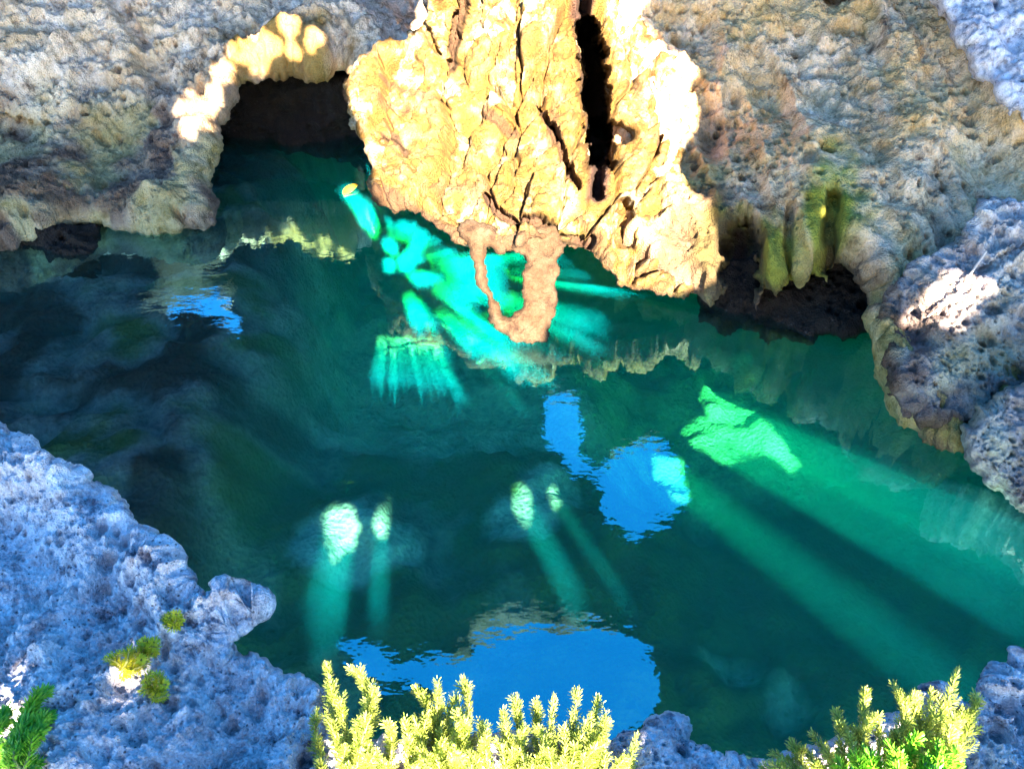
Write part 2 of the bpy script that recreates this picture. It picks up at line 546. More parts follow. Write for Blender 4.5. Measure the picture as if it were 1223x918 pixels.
# ------------------------------------------------------------------ depths of the rock faces (photograph pixel -> metres along the view axis)
D_left = tps([(-150, -150, 8.6), (0, 0, 7.5), (150, 0, 7.55), (300, 0, 7.65), (500, 20, 7.8), (600, 0, 8.0), (420, 90, 7.1), (350, 80, 7.1), (280, 110, 6.95), (265, 170, 6.6),
              (255, 235, 6.4), (190, 215, 6.65), (120, 205, 6.65), (0, 235, 6.4), (150, 272, 6.32), (235, 268, 6.4), (60, 275, 6.28), (0, 297, 6.1), (150, 110, 7.05), (60, 120, 6.95),
              (-160, 300, 6.0), (300, -150, 8.8), (620, -200, 9.2)])
D_mid = tps([(450, 240, 5.75), (470, 200, 5.9), (560, 288, 5.3), (650, 288, 5.25), (720, 318, 5.28), (800, 345, 5.3), (840, 300, 5.5), (828, 150, 5.9), (420, 120, 6.35), (500, 60, 6.4), (600, 0, 6.15),
             (700, 0, 6.15), (790, 45, 6.1), (560, 200, 5.6), (650, 230, 5.42), (520, 150, 5.95), (600, 100, 5.8), (770, 200, 5.65), (600, -180, 6.9), (760, -180, 6.9), (760, 300, 5.35)])
D_right = tps([(760, 0, 6.4), (780, 100, 6.2), (800, 220, 5.85), (850, 310, 5.5), (900, 100, 6.1), (905, 250, 5.6), (950, 325, 5.3), (1000, 200, 5.6), (1020, 320, 5.2), (1040, 400, 5.2), (1062, 480, 4.8),
               (1140, 535, 4.5), (1100, 200, 5.6), (1100, 60, 6.1), (1200, 100, 5.8), (1150, 300, 5.2), (950, 20, 6.5), (1223, 400, 4.8), (900, -150, 7.4), (1300, -150, 6.6), (1350, 400, 4.8)])
D_corner = tps([(1110, 0, 5.6), (1223, 0, 5.4), (1223, 140, 5.1), (1165, 80, 5.4), (1350, 100, 5.1), (1200, -100, 5.7)])
D_up = tps([(1075, 400, 4.7), (1085, 460, 4.5), (1130, 360, 4.6), (1150, 280, 4.8), (1200, 250, 4.85), (1180, 420, 4.5), (1223, 350, 4.5), (1330, 300, 4.6), (1140, 500, 4.45), (1223, 480, 4.35)])
D_low = tps([(1148, 520, 4.1), (1190, 580, 4.0), (1223, 610, 3.95), (1190, 500, 4.05), (1223, 470, 4.1), (1223, 540, 3.98), (1320, 560, 3.9), (1320, 660, 3.85)])


def D_plane(z0, tiltx=0.0):
    def f(X, Y):
        dz = ray(X, Y)[..., 2]
        return (CAM[2] - z0 - tiltx * (np.asarray(X) - 600) / 600) / (-dz)
    return f


def D_plane_y(y0):
    def f(X, Y):
        return y0 / ray(X, Y)[..., 1]
    return f


D_fore = D_plane(1.78)
D_crag = D_plane(1.80)

# ------------------------------------------------------------------ setting: pool bed, cave wall, roof, added sun blocker with openings, water


def pool_floor():
    gx = np.r_[np.linspace(-60, -9, 12), np.arange(-8.8, 8.8, 0.06), np.linspace(9, 60, 12)]
    gy = np.r_[np.linspace(-60, -0.6, 10), np.arange(-0.4, 14, 0.06), np.linspace(15, 90, 14)]
    X, Y = np.meshgrid(gx, gy)
    c = np.array([(2.1, 5.6, -2.15), (1.45, 5.0, -2.1), (1.8, 4.5, -2.1), (0.25, 3.9, -1.08), (0, 3.5, -0.9), (-1.1, 3.2, -0.75), (-0.7, 5.5, -1.45), (0.3, 5.0, -1.35), (-3.2, 4.5, -1.2), (-3, 6.5, -1.7), (3.0, 3.2, -1.7),
                  (2, 2.4, -1.35), (0, 2, -0.75), (-2, 2.5, -0.8), (0, 8, -2.4), (-2, 9, -2.6), (3, 9, -2.6), (6, 5, -1.5), (-6, 5, -1.2), (0, 12, -2.8)])
    W = 1 / (((X[..., None] - c[:, 0]) ** 2 + (Y[..., None] - c[:, 1]) ** 2) + 0.05) ** 1.5
    Z = (W * c[:, 2]).sum(-1) / W.sum(-1)
    P = np.stack([X.ravel(), Y.ravel(), X.ravel() * 0], 1)
    Z = Z + (0.16 * fbm(P * 1.1, 4, 3) + 0.10 * ridged(P * 1.7, 3, 8) - 0.08).reshape(Z.shape)
    f1, f2, idn = worley(P * 2.2, 77)
    Z = Z + (0.16 * (f2 - f1) * smooth(0.0, 0.5, idn)).reshape(Z.shape)
    shelf = smooth(0.35, -0.35, X + 1.75 + 0.35 * fbm(P * 0.9, 3, 51).reshape(X.shape) + 0.12 * np.maximum(Y - 5, 0)) * smooth(2.0, 3.0, Y)
    Z = Z * (1 - shelf) + shelf * (-0.32 + 0.5 * (Z - Z.mean()) * 0.25 + 0.10 * ridged(P * 2.5, 4, 52).reshape(X.shape))
    Z = np.minimum(Z, -0.06)
    far = smooth(9, 20, np.maximum(np.abs(X), np.abs(Y - 5) - 3))
    Z = Z * (1 - far) + far * (-3.5)
    ny_, nx_ = X.shape
    i = np.arange(ny_ * nx_).reshape(ny_, nx_)
    q = np.stack([i[:-1, :-1].ravel(), i[:-1, 1:].ravel(), i[1:, 1:].ravel(), i[1:, :-1].ravel()], 1)
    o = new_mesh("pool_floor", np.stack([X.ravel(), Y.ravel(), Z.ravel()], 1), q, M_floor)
    o["kind"] = "structure"
    # brown and green weed whose dark colour also paints in shade on the bed
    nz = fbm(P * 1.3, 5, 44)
    sand_glow = 0.8 * smooth(0.75, 1.0, fbm(P * 0.9 + 9, 5, 46))
    for sx, sy, sr in ((2.0, 5.6, 0.75), (1.4, 5.0, 0.45), (0.26, 3.85, 0.16), (0.07, 3.52, 0.18), (-1.05, 3.22, 0.24), (-0.8, 3.25, 0.16), (-0.6, 6.0, 1.2), (0.2, 5.6, 1.0), (0.5, 5.0, 0.6)):  # pale colour painted under the sun spots so they glow
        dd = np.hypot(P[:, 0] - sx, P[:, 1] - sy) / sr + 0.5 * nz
        sand_glow = np.maximum(sand_glow, smooth(1.5, 0.9, dd))
    weed_and_shade = np.maximum(0.93 * (1 - sand_glow), 0.97 * shelf.ravel())
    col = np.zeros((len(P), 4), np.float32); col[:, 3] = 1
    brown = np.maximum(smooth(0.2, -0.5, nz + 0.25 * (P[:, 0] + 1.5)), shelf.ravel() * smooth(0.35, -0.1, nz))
    col[:, 1] = weed_and_shade * (1 - brown); col[:, 2] = weed_and_shade * brown
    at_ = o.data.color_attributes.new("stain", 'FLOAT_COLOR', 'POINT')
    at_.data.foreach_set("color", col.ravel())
    return o


pool_floor()


def cave_wall():
    a = np.linspace(R(-12), R(192), 170); zz = np.linspace(-3.8, 7.2, 60)
    A, Z = np.meshgrid(a, zz)
    rx, ry = 11.0, 14.5
    P = np.stack([(rx * np.cos(A)).ravel(), (3.5 + ry * np.sin(A)).ravel(), Z.ravel()], 1)
    n = np.stack([np.cos(A).ravel(), np.sin(A).ravel(), 0 * A.ravel()], 1)
    d = 0.9 * fbm(P * 0.35, 5, 90) + 0.3 * ridged(P * 0.9, 4, 95)
    Q = P + n * d[:, None]
    B = P + n * 2.2
    ny_, nx_ = A.shape
    m = ny_ * nx_
    i = np.arange(m).reshape(ny_, nx_)
    f = np.stack([i[:-1, :-1].ravel(), i[:-1, 1:].ravel(), i[1:, 1:].ravel(), i[1:, :-1].ravel()], 1)
    rim = np.r_[i[0, :], i[1:, -1], i[-1, -2::-1], i[-2:0:-1, 0]]
    rq = np.stack([rim, np.roll(rim, -1), np.roll(rim, -1) + m, rim + m], 1)
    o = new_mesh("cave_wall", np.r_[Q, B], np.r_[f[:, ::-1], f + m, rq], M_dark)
    o["kind"] = "structure"


cave_wall()

# the roof of the cave, with its skylights, is first met by the eye as mirrored in the pool
MIR = np.array([0.0, 0.0, -CAM[2]])


def at_mirror(x, y, w):
    r = ray(x, y).copy(); r[..., 2] *= -1
    return MIR + r * np.asarray(w, float)[..., None]


def D_roof(X, Y):
    r = ray(X, Y)
    up_ = np.maximum(-r[..., 2], 0.16)
    return (6.0 - MIR[2]) / up_


SKY1 = [(401, 764), (442, 768), (458, 777), (479, 789), (503, 783), (544, 793), (568, 777), (564, 768), (589, 756), (622, 752), (658, 748), (699, 746), (728, 752), (761, 760), (781, 781), (785, 805), (787, 838),
        (777, 858), (752, 871), (720, 960), (560, 960), (540, 850), (500, 818), (458, 820), (432, 802), (401, 775)]
SKY2 = [(652, 475), (668, 470), (690, 480), (698, 510), (690, 545), (712, 560), (730, 545), (760, 530), (780, 522), (800, 530), (820, 560), (826, 590), (815, 610), (790, 625), (770, 640), (755, 645), (740, 630),
        (720, 615), (718, 585), (700, 565), (680, 565), (662, 535), (652, 515)]
SKY3 = [(152, 330), (165, 320), (195, 322), (228, 312), (245, 335), (262, 355), (280, 368), (285, 385), (292, 395), (275, 392), (255, 378), (240, 370), (220, 368), (205, 378), (190, 362), (165, 362), (152, 350)]
SKY3_WIDE = [(118, 292), (150, 282), (205, 280), (268, 284), (284, 305), (278, 330), (283, 350), (272, 358), (285, 385), (294, 397), (275, 394), (255, 380), (240, 372), (220, 370), (205, 380), (190, 364), (165, 364), (150, 352), (135, 330)]
ROOF = [(-150, 180), (1400, 180), (1500, 560), (1480, 900), (1200, 930), (960, 920), (800, 930), (430, 935), (150, 900), (-200, 900), (-300, 500)]
roof = rock("cave_roof", M_dark, [ROOF, SKY1, SKY2, SKY3_WIDE], D_roof, step=4.0, rnd_px=12, rnd_m=0.15, thick=1.3, edge_t=0.25, s=2.2, amp=0.5, seed=50, mapf=at_mirror, rough=(4, 2))
roof["kind"] = "structure"
beyond = rock("rock_outcrop", M_tan, [[(95, 262), (300, 262), (305, 330), (296, 352), (300, 420), (240, 380), (200, 388), (150, 372), (100, 380)], SKY3], lambda X, Y: D_roof(X, Y) * 1.17, step=2.0, rnd_px=14, rnd_m=0.8, thick=1.5, edge_t=0.3, s=2.0,
              amp=0.9, seed=53, mapf=at_mirror, rough=(8, 3))
tag(beyond, "sunlit tan rock above the cave roof, mirrored around the small blue patch on the left", "rock")

# unseen slab added behind the viewer: holes shaped to place each sunlit patch
E1 = np.cross(SUND, [0, 0, 1.0]); E1 /= np.linalg.norm(E1)      # to the right as seen along the light
E2 = np.cross(E1, SUND)                                         # up
BLOCKER_DIST = 10.0


def uv(P):
    q = np.asarray(P) - CAM
    return np.stack([q @ E1, q @ E2], -1)


def at_sun(u, v, w):
    return CAM + np.multiply.outer(u, E1) + np.multiply.outer(v, E2) + np.multiply.outer(np.asarray(w) - BLOCKER_DIST, SUND)


def hole(px, w):
    a = np.array(px, float)
    w_ = w(a[:, 0], a[:, 1]) if callable(w) else np.full(len(a), float(w))
    return [tuple(q) for q in uv(at(a[:, 0], a[:, 1], w_))]


def blob(cx, cy, rx, ry, n=11, seed=0, rot=0.0, lo=0.75, hi=1.15):
    rnd = random.Random(seed)
    out = []
    for k in range(n):
        t = 2 * math.pi * k / n
        r = rnd.uniform(lo, hi)
        ax, ay = rx * math.cos(t) * r, ry * math.sin(t) * r
        out.append((cx + ax * math.cos(rot) - ay * math.sin(rot), cy + ax * math.sin(rot) + ay * math.cos(rot)))
    return out


D_water = D_plane(0.0)
LIT = [(414, 96), (404, 84), (408, 66), (450, 45), (500, 38), (520, -80), (770, -80), (765, 10),
       (790, 45), (800, 62), (816, 60), (829, 85), (826, 112), (840, 130), (820, 172), (808, 200), (812, 232), (832, 242), (838, 268), (850, 290), (846, 335)]
_r = random.Random(77)
DAPPLE = []
for cx_, cy_, rx_, ry_, n_ in ((486, 305, 26, 24, 6), (512, 362, 16, 34, 5), (560, 400, 30, 34, 7), (640, 440, 44, 18, 7), (702, 395, 28, 24, 5), (600, 340, 12, 20, 2), (425, 235, 16, 22, 0)):
    for k_ in range(n_):
        DAPPLE.append((cx_ + _r.uniform(-1, 1) * rx_, cy_ + _r.uniform(-1, 1) * ry_, _r.uniform(6, 15), _r.uniform(6, 17), _r.uniform(0, 3)))
FRINGE = []
for k_ in range(34):
    f_ = _r.random() * 6
    i_ = min(int(f_), 5); f_ -= i_
    path_ = ((238, 168), (252, 140), (266, 108), (296, 82), (330, 74), (362, 76), (396, 74))
    size_ = _r.uniform(4, 11)
    out_ = _r.uniform(0, 1) ** 1.6 * 34
    FRINGE.append((path_[i_][0] * (1 - f_) + path_[i_ + 1][0] * f_ - out_ * (0.9 if i_ < 2 else 0.1), path_[i_][1] * (1 - f_) + path_[i_ + 1][1] * f_ - out_ * (0.3 if i_ < 2 else 0.8) + 10 - size_, size_ * _r.uniform(0.8, 1.9), size_, _r.uniform(-0.8, 0.8)))
HOLES = [
    (hole(LIT, D_mid) + hole([(800, 358), (740, 348), (700, 308), (650, 296), (590, 305), (550, 298), (480, 260), (446, 230), (446, 198), (432, 152), (418, 108)], D_mid)),
    *[hole(blob(cx_, cy_, rx_, ry_, 10, seed=140 + k_, rot=ro_, lo=0.4, hi=1.4), D_left) for k_, (cx_, cy_, rx_, ry_, ro_) in enumerate(FRINGE)],
    *[hole(blob(cx_, cy_, rx_, ry_, 10, seed=60 + k_, rot=ro_, lo=0.4, hi=1.45), D_water) for k_, (cx_, cy_, rx_, ry_, ro_) in enumerate(DAPPLE)],
    hole([(545, 270), (556, 305), (572, 355), (588, 402), (638, 420), (668, 385), (674, 300), (682, 270)], 5.25), hole([(402, 226), (420, 216), (444, 250), (440, 268), (424, 256)], D_water),
    hole([(812, 520), (845, 500), (880, 463), (905, 500), (932, 545), (915, 552), (893, 530), (850, 542)], 7.7),
    hole(blob(804, 570, 21, 20, seed=3), 7.2),
    hole(blob(656, 586, 9, 9, seed=4), 5.66),
    hole(blob(627, 606, 11, 16, seed=5), 5.3),
    hole([(364, 622), (388, 624), (410, 614), (430, 632), (424, 656), (404, 664), (392, 642)], 5.0),
    hole(blob(455, 634, 11, 14, seed=6, rot=0.5), 4.95),
    hole([(1062, 376), (1080, 340), (1118, 322), (1172, 332), (1170, 352), (1135, 372), (1112, 392), (1096, 380), (1074, 392)], D_up),
    hole(blob(945, 258, 7, 6, seed=8), D_right),
]
FOLIAGE_LIT = [
    [(375, 780), (440, 785), (470, 815), (500, 805), (560, 795), (600, 820), (720, 815), (775, 865), (770, 960), (370, 960)],
    [(915, 900), (960, 865), (990, 835), (1040, 812), (1080, 808), (1140, 785), (1172, 825), (1160, 870), (1110, 905), (1080, 960), (920, 960)],
    blob(163, 786, 26, 26, seed=12), blob(186, 823, 20, 18, seed=16), blob(205, 742, 15, 13, seed=17), blob(22, 890, 46, 80, seed=13), blob(158, 912, 20, 14, seed=14), blob(4, 530, 14, 22, seed=15),
]
HOLES += [hole(FOLIAGE_LIT[0], 1.42), hole(FOLIAGE_LIT[1], 1.42)] + [hole(q, D_fore) for q in FOLIAGE_LIT[2:5]] + [hole(FOLIAGE_LIT[5], 1.47)] + [hole(q, D_fore) for q in FOLIAGE_LIT[6:]]
RECT = [(-7, -4.5), (7, -4.5), (7, 3.8), (4, 4.4), (0, 4.1), (-4, 4.5), (-7, 3.9)]
sun_blocker = rock("sun_blocker", M_grey, [RECT] + [crag(q, 0.05, 300 + k, 3, 0.03) for k, q in enumerate(HOLES)], lambda X, Y: np.zeros(np.shape(X)), step=0.022, rnd_px=0.05, rnd_m=0.02, thick=0.5, edge_t=0.2,
             mapf=lambda u, v, w: at_sun(u, v, w), rough=(0, 0), disp=False, seed=60)
sun_blocker["kind"] = "structure"

# body of water
bpy_v = []
x0, x1, y0, y1, zb = -8.5, 8.5, 0.35, 15.0, -4.2
vb = np.array([(x, y, z) for z in (zb, 0.0) for y in (y0, y1) for x in (x0, x1)])
wat = new_mesh("water", vb, [(0, 2, 3, 1), (4, 5, 7, 6), (0, 1, 5, 4), (2, 6, 7, 3), (0, 4, 6, 2), (1, 3, 7, 5)], M_water, smooth_shade=False)
wat["kind"] = "structure"

# ------------------------------------------------------------------ rocks
left = rock("rock_outcrop", M_grey, [[(-170, -170), (640, -170), (640, 60), (520, 115), (430, 112), (412, 84), (395, 94), (375, 100), (350, 92), (330, 98), (305, 100), (285, 105), (278, 130), (263, 150), (268, 180),
            (256, 205), (252, 225), (262, 245), (256, 270), (225, 272), (200, 280), (150, 276), (110, 270), (60, 286), (20, 300), (-170, 315)]], D_left, step=1.8, rnd_px=22, rnd_m=0.18, thick=0.9, s=1.3, amp=0.7, extra=lambda x, y, P: crust(5.5, 0.04, 78)(x, y, P) + 0.12 * ridged(np.stack([(x + 0.5 * y) / 140, (y - 0.5 * x) / 260, x * 0 + 4], 1), 2, 241),
            seed=2, carve=[([(0, 150), (40, 160)], 16, 0.16), ([(150, 20), (172, 60)], 12, 0.1)],
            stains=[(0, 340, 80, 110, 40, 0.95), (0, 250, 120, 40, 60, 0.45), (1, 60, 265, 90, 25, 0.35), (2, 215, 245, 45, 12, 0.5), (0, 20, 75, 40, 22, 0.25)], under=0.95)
tag(left, "pale grey pitted rock face with a dark undercut, left of the cave opening", "rock")

def shards(x, y):
    """long leaning blocks the rock has split into: two sizes of cells, their borders and a number for each"""
    wx = 7 * perlin(np.stack([x / 30, y / 30, x * 0], 1), 211); wy = 7 * perlin(np.stack([x / 30, y / 30, x * 0 + 9], 1), 212)
    x = x + wx; y = y + wy
    q = np.stack([(x + 0.38 * y) / 52, (y - 0.38 * x) / 125, x * 0], 1)
    r = np.stack([(x + 0.55 * y) / 21, (y - 0.55 * x) / 52, x * 0 + 3], 1)
    return worley(q, 221), worley(r, 222)


def folds(x, y, P):
    (a1, a2, ai), (b1, b2, bi) = shards(x, y)
    d = 0.20 * (ai - 0.5) - 0.10 * smooth(0.10, 0.0, a2 - a1) + 0.075 * (bi - 0.5) - 0.03 * smooth(0.09, 0.0, b2 - b1) - 0.05 * a1
    return d + crust(9, 0.022, 230)(x, y, P)


def iron(x, y, P):
    """iron-stained blocks and joints"""
    (a1, a2, ai), (b1, b2, bi) = shards(x, y)
    n = fbm(np.stack([x / 45, y / 70, x * 0], 1), 4, 233)
    return np.clip(0.85 * smooth(0.06, 0.0, a2 - a1) + 0.75 * smooth(0.62, 0.75, bi + 0.35 * n) + 0.6 * smooth(0.05, 0.0, b2 - b1) * smooth(-0.1, 0.2, n), 0, 0.95)


mid = rock("rock_mass", M_cream, [[(520, -170), (770, -170), (767, 20), (790, 48), (800, 62), (816, 60), (829, 85), (826, 112), (840, 130), (820, 172), (808, 200), (812, 232), (832, 242), (838, 268), (850, 290), (846, 322),
           (832, 346), (810, 357), (785, 352), (760, 346), (737, 341), (722, 322), (705, 300), (668, 288), (640, 284), (600, 298), (575, 292), (550, 292), (530, 276), (510, 264), (485, 250), (470, 256), (452, 246), (440, 226),
           (440, 190), (430, 165), (415, 130), (408, 100), (430, 66), (480, 48), (505, 30)]], D_mid, step=1.4, rnd_px=10, rnd_m=0.07, thick=0.9, s=0.9, amp=0.42, seed=5, rough=(10, 4),
           carve=[([(690, -40), (702, 40)], 9, 0.5), ([(702, 30), (706, 70), (709, 110), (714, 150), (716, 188)], 19, 2.0), ([(712, 150), (730, 158), (742, 166)], 12, 0.8), ([(716, 195), (712, 235)], 9, 0.6), ([(552, -20), (540, 40), (536, 75)], 8, 0.3), ([(500, 20), (520, 60)], 5, 0.2),
                  ([(582, 234), (600, 256), (640, 270), (672, 284), (705, 292)], 7, 0.22), ([(742, 250), (744, 290)], 14, 0.25), ([(645, 120), (668, 180), (690, 225)], 5, 0.2), ([(660, 150), (682, 200)], 4, 0.14),
                  ([(575, 125), (610, 150)], 12, 0.07), ([(455, 165), (490, 192)], 6, 0.1), ([(775, 90), (788, 150), (780, 185)], 5, 0.12), ([(520, 255), (560, 275)], 5, 0.06)],
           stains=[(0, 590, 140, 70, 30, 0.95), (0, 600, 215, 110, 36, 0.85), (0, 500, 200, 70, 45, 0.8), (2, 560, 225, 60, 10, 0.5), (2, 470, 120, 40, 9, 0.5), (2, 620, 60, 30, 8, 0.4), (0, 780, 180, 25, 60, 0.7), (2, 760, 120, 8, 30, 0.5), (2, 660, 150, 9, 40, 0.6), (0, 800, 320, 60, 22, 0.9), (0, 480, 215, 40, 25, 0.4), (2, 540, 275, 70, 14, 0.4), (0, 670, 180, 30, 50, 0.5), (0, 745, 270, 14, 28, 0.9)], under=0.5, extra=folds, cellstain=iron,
           crackstain=[([(688, -40), (703, 50), (707, 100), (714, 150), (716, 195), (712, 235)], 18, 1.0), ([(712, 150), (730, 158), (742, 166)], 8, 1.0), ([(552, -20), (540, 40), (536, 75)], 8, 0.8),
                       ([(582, 234), (600, 256), (640, 270), (672, 284), (705, 292)], 7, 0.9), ([(570, 125), (590, 140), (612, 152)], 9, 0.7), ([(645, 120), (668, 180), (690, 225)], 5, 0.8), ([(660, 150), (682, 200)], 4, 0.8),
                       ([(455, 160), (475, 170), (490, 192)], 6, 0.8), ([(778, 90), (788, 150), (780, 185)], 5, 0.7), ([(460, 95), (490, 105), (515, 112)], 5, 0.6), ([(690, 255), (715, 300), (735, 330)], 6, 0.6), ([(446, 236), (486, 250), (530, 276), (580, 294), (640, 284), (700, 300)], 13, 0.75), ([(740, 342), (800, 354), (840, 345)], 7, 0.6)])
tag(mid, "sunlit cream and yellow rock mass split by a dark crevice, hanging over the pool", "rock")


def tube(name, pts, mat, parent=None, seg=14, sub=8, seed=0, rough=0.25):
    """bent round limb through (x, y, w, r_px) points, lumpy"""
    p = np.array(pts, float)
    C3 = at(p[:, 0], p[:, 1], p[:, 2]); rr = p[:, 3] * p[:, 2] / F
    tt = np.linspace(0, len(p) - 1, (len(p) - 1) * sub + 1)
    def cr(A):
        out = []
        for t in tt:
            i = min(int(t), len(A) - 2); f = t - i
            p0, p1, p2, p3 = A[max(i - 1, 0)], A[i], A[i + 1], A[min(i + 2, len(A) - 1)]
            out.append(0.5 * (2 * p1 + (p2 - p0) * f + (2 * p0 - 5 * p1 + 4 * p2 - p3) * f * f + (3 * p1 - p0 - 3 * p2 + p3) * f ** 3))
        return np.array(out)
    Cs, Rs = cr(C3), cr(rr)
    T = np.gradient(Cs, axis=0); T /= np.linalg.norm(T, axis=1, keepdims=True)
    ref = np.array([0.3, 0.8, 0.5])
    V = []
    for c, t, r in zip(Cs, T, Rs):
        a = np.cross(t, ref); a /= np.linalg.norm(a); b = np.cross(t, a)
        for k in range(seg):
            th = 2 * math.pi * k / seg
            V.append(c + r * (a * math.cos(th) + b * math.sin(th)))
    V = np.array(V)
    if rough:
        nrm = V - np.repeat(Cs, seg, 0)
        k = fbm(V * 9, 3, seed + 5) * rough + 0.5 * rough * fbm(V * 30, 2, seed + 6)
        V = V + nrm * k[:, None]
    m = len(Cs)
    i = np.arange(m * seg).reshape(m, seg); j = np.roll(i, -1, 1)
    f = np.stack([i[:-1].ravel(), j[:-1].ravel(), j[1:].ravel(), i[1:].ravel()], 1)
    V = np.r_[V, [Cs[0], Cs[-1]]]
    caps = [(m * seg, j[0, k], i[0, k], i[0, k]) for k in range(0)]
    o = new_mesh(name, V[:-2], f, mat, parent)
    return o


back = rock("rock_outcrop", M_nearblack, [[(225, 84), (480, 84), (480, 215), (430, 205), (400, 190), (365, 182), (330, 178), (300, 186), (270, 192), (235, 180)]], D_plane_y(7.5), step=2.5, rnd_px=20, rnd_m=0.2, thick=0.8, seed=31, amp=0.9)
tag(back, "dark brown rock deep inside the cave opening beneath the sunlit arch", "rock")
base_r = rock("rock_outcrop", M_nearblack, [[(835, 330), (900, 300), (1050, 290), (1050, 385), (1022, 404), (992, 398), (972, 412), (942, 404), (917, 412), (905, 396), (882, 392), (860, 400), (834, 385)]], lambda X, Y: 5.68 + (np.asarray(X) - 835) * -0.0014 + (350 - np.asarray(Y)) * 0.002,
              step=2.0, rnd_px=14, rnd_m=0.15, thick=0.6, seed=33, s=0.7, amp=0.9)  # added slab, near-black to stand in for the wall's dark reflection
tag(base_r, "black rock added at the waterline for the dark reflection below the mossy foot of the tan wall", "rock")
base_l = rock("rock_outcrop", M_nearblack, [[(-170, 260), (120, 258), (134, 300), (122, 345), (96, 385), (55, 415), (0, 432), (-170, 450)]], lambda X, Y: 6.1 + (np.asarray(X)) * 0.0012 + (350 - np.asarray(Y)) * 0.002,
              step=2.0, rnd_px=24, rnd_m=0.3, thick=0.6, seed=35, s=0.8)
tag(base_l, "dark reddish brown rock at the waterline below the pale grey rock on the left", "rock")

rock("rock_loop", M_pink, [[(546, 276), (560, 296), (565, 318), (574, 345), (584, 375), (592, 394), (608, 402), (636, 412), (652, 408), (660, 380), (664, 345), (665, 312), (676, 290), (664, 268), (600, 276), (560, 262)],
                           [(581, 296), (598, 304), (616, 302), (627, 306), (625, 335), (626, 358), (613, 375), (600, 377), (590, 358), (584, 335), (578, 312)]], lambda X, Y: 5.28 - 0.0006 * (np.asarray(Y) - 280), step=1.2, rnd_px=10, rnd_m=0.06,
     thick=0.16, edge_t=0.06, s=0.7, amp=0.22, seed=41, rough=(4, 3), jitter=1.0, parent=mid, extra=crust(26, 0.010, 88))

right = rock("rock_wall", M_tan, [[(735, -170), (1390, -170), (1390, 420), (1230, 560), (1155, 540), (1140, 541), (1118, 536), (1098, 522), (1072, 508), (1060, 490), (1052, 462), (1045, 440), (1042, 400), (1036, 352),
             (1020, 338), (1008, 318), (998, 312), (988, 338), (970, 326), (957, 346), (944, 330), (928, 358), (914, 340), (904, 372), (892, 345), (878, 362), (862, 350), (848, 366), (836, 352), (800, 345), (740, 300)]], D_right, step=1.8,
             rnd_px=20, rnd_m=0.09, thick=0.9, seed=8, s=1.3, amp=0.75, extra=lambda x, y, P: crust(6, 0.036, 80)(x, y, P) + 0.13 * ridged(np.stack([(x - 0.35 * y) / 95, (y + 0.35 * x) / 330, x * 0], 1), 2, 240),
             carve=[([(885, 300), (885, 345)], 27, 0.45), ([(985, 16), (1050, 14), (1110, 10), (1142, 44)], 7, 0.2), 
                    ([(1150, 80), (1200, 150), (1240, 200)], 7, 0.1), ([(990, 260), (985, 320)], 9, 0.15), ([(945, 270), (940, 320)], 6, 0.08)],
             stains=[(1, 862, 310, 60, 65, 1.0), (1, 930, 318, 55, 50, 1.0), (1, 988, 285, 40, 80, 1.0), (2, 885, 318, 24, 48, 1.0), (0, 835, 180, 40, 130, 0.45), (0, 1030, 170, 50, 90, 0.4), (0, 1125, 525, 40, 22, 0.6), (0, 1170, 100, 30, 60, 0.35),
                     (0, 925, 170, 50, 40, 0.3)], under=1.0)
tag(right, "shaded tan rock wall with mossy drips and a brown hollow at its foot", "rock")

corner = rock("boulder", M_blue, [[(1100, -170), (1108, 0), (1135, 38), (1160, 88), (1196, 128), (1223, 152), (1400, 260), (1400, -170)]], D_corner, step=2.0, rnd_px=18, rnd_m=0.2, thick=0.6, s=0.55, amp=0.9, seed=11, extra=crust(8, 0.022, 86))
tag(corner, "blue grey boulder filling the top right corner above the tan wall", "boulder", "boulders on the right side of the pool")

upper = rock("boulder", M_violet, [[(1165, 242), (1190, 236), (1223, 240), (1345, 215), (1345, 520), (1223, 520), (1150, 510), (1132, 530), (1100, 514), (1074, 500), (1058, 472), (1051, 440), (1047, 402), (1043, 366), (1054, 338), (1086, 312), (1122, 296), (1150, 272)]],
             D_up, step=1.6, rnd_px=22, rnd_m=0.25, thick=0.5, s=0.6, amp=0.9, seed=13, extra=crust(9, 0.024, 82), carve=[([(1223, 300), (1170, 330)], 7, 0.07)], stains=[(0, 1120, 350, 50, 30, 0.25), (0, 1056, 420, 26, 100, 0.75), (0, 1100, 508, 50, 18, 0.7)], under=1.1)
tag(upper, "violet grey boulder with a sunlit patch and dry twigs lying on it", "boulder", "boulders on the right side of the pool")
lower = rock("boulder", M_blue, [[(1146, 508), (1165, 480), (1200, 462), (1240, 444), (1320, 430), (1320, 640), (1240, 628), (1223, 613), (1205, 598), (1188, 586), (1172, 566), (1158, 556), (1148, 530)]],
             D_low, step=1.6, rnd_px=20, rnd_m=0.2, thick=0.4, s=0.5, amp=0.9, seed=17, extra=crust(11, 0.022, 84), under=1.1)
tag(lower, "pale blue grey boulder lowest at the right edge, over the turquoise beam", "boulder", "boulders on the right side of the pool")

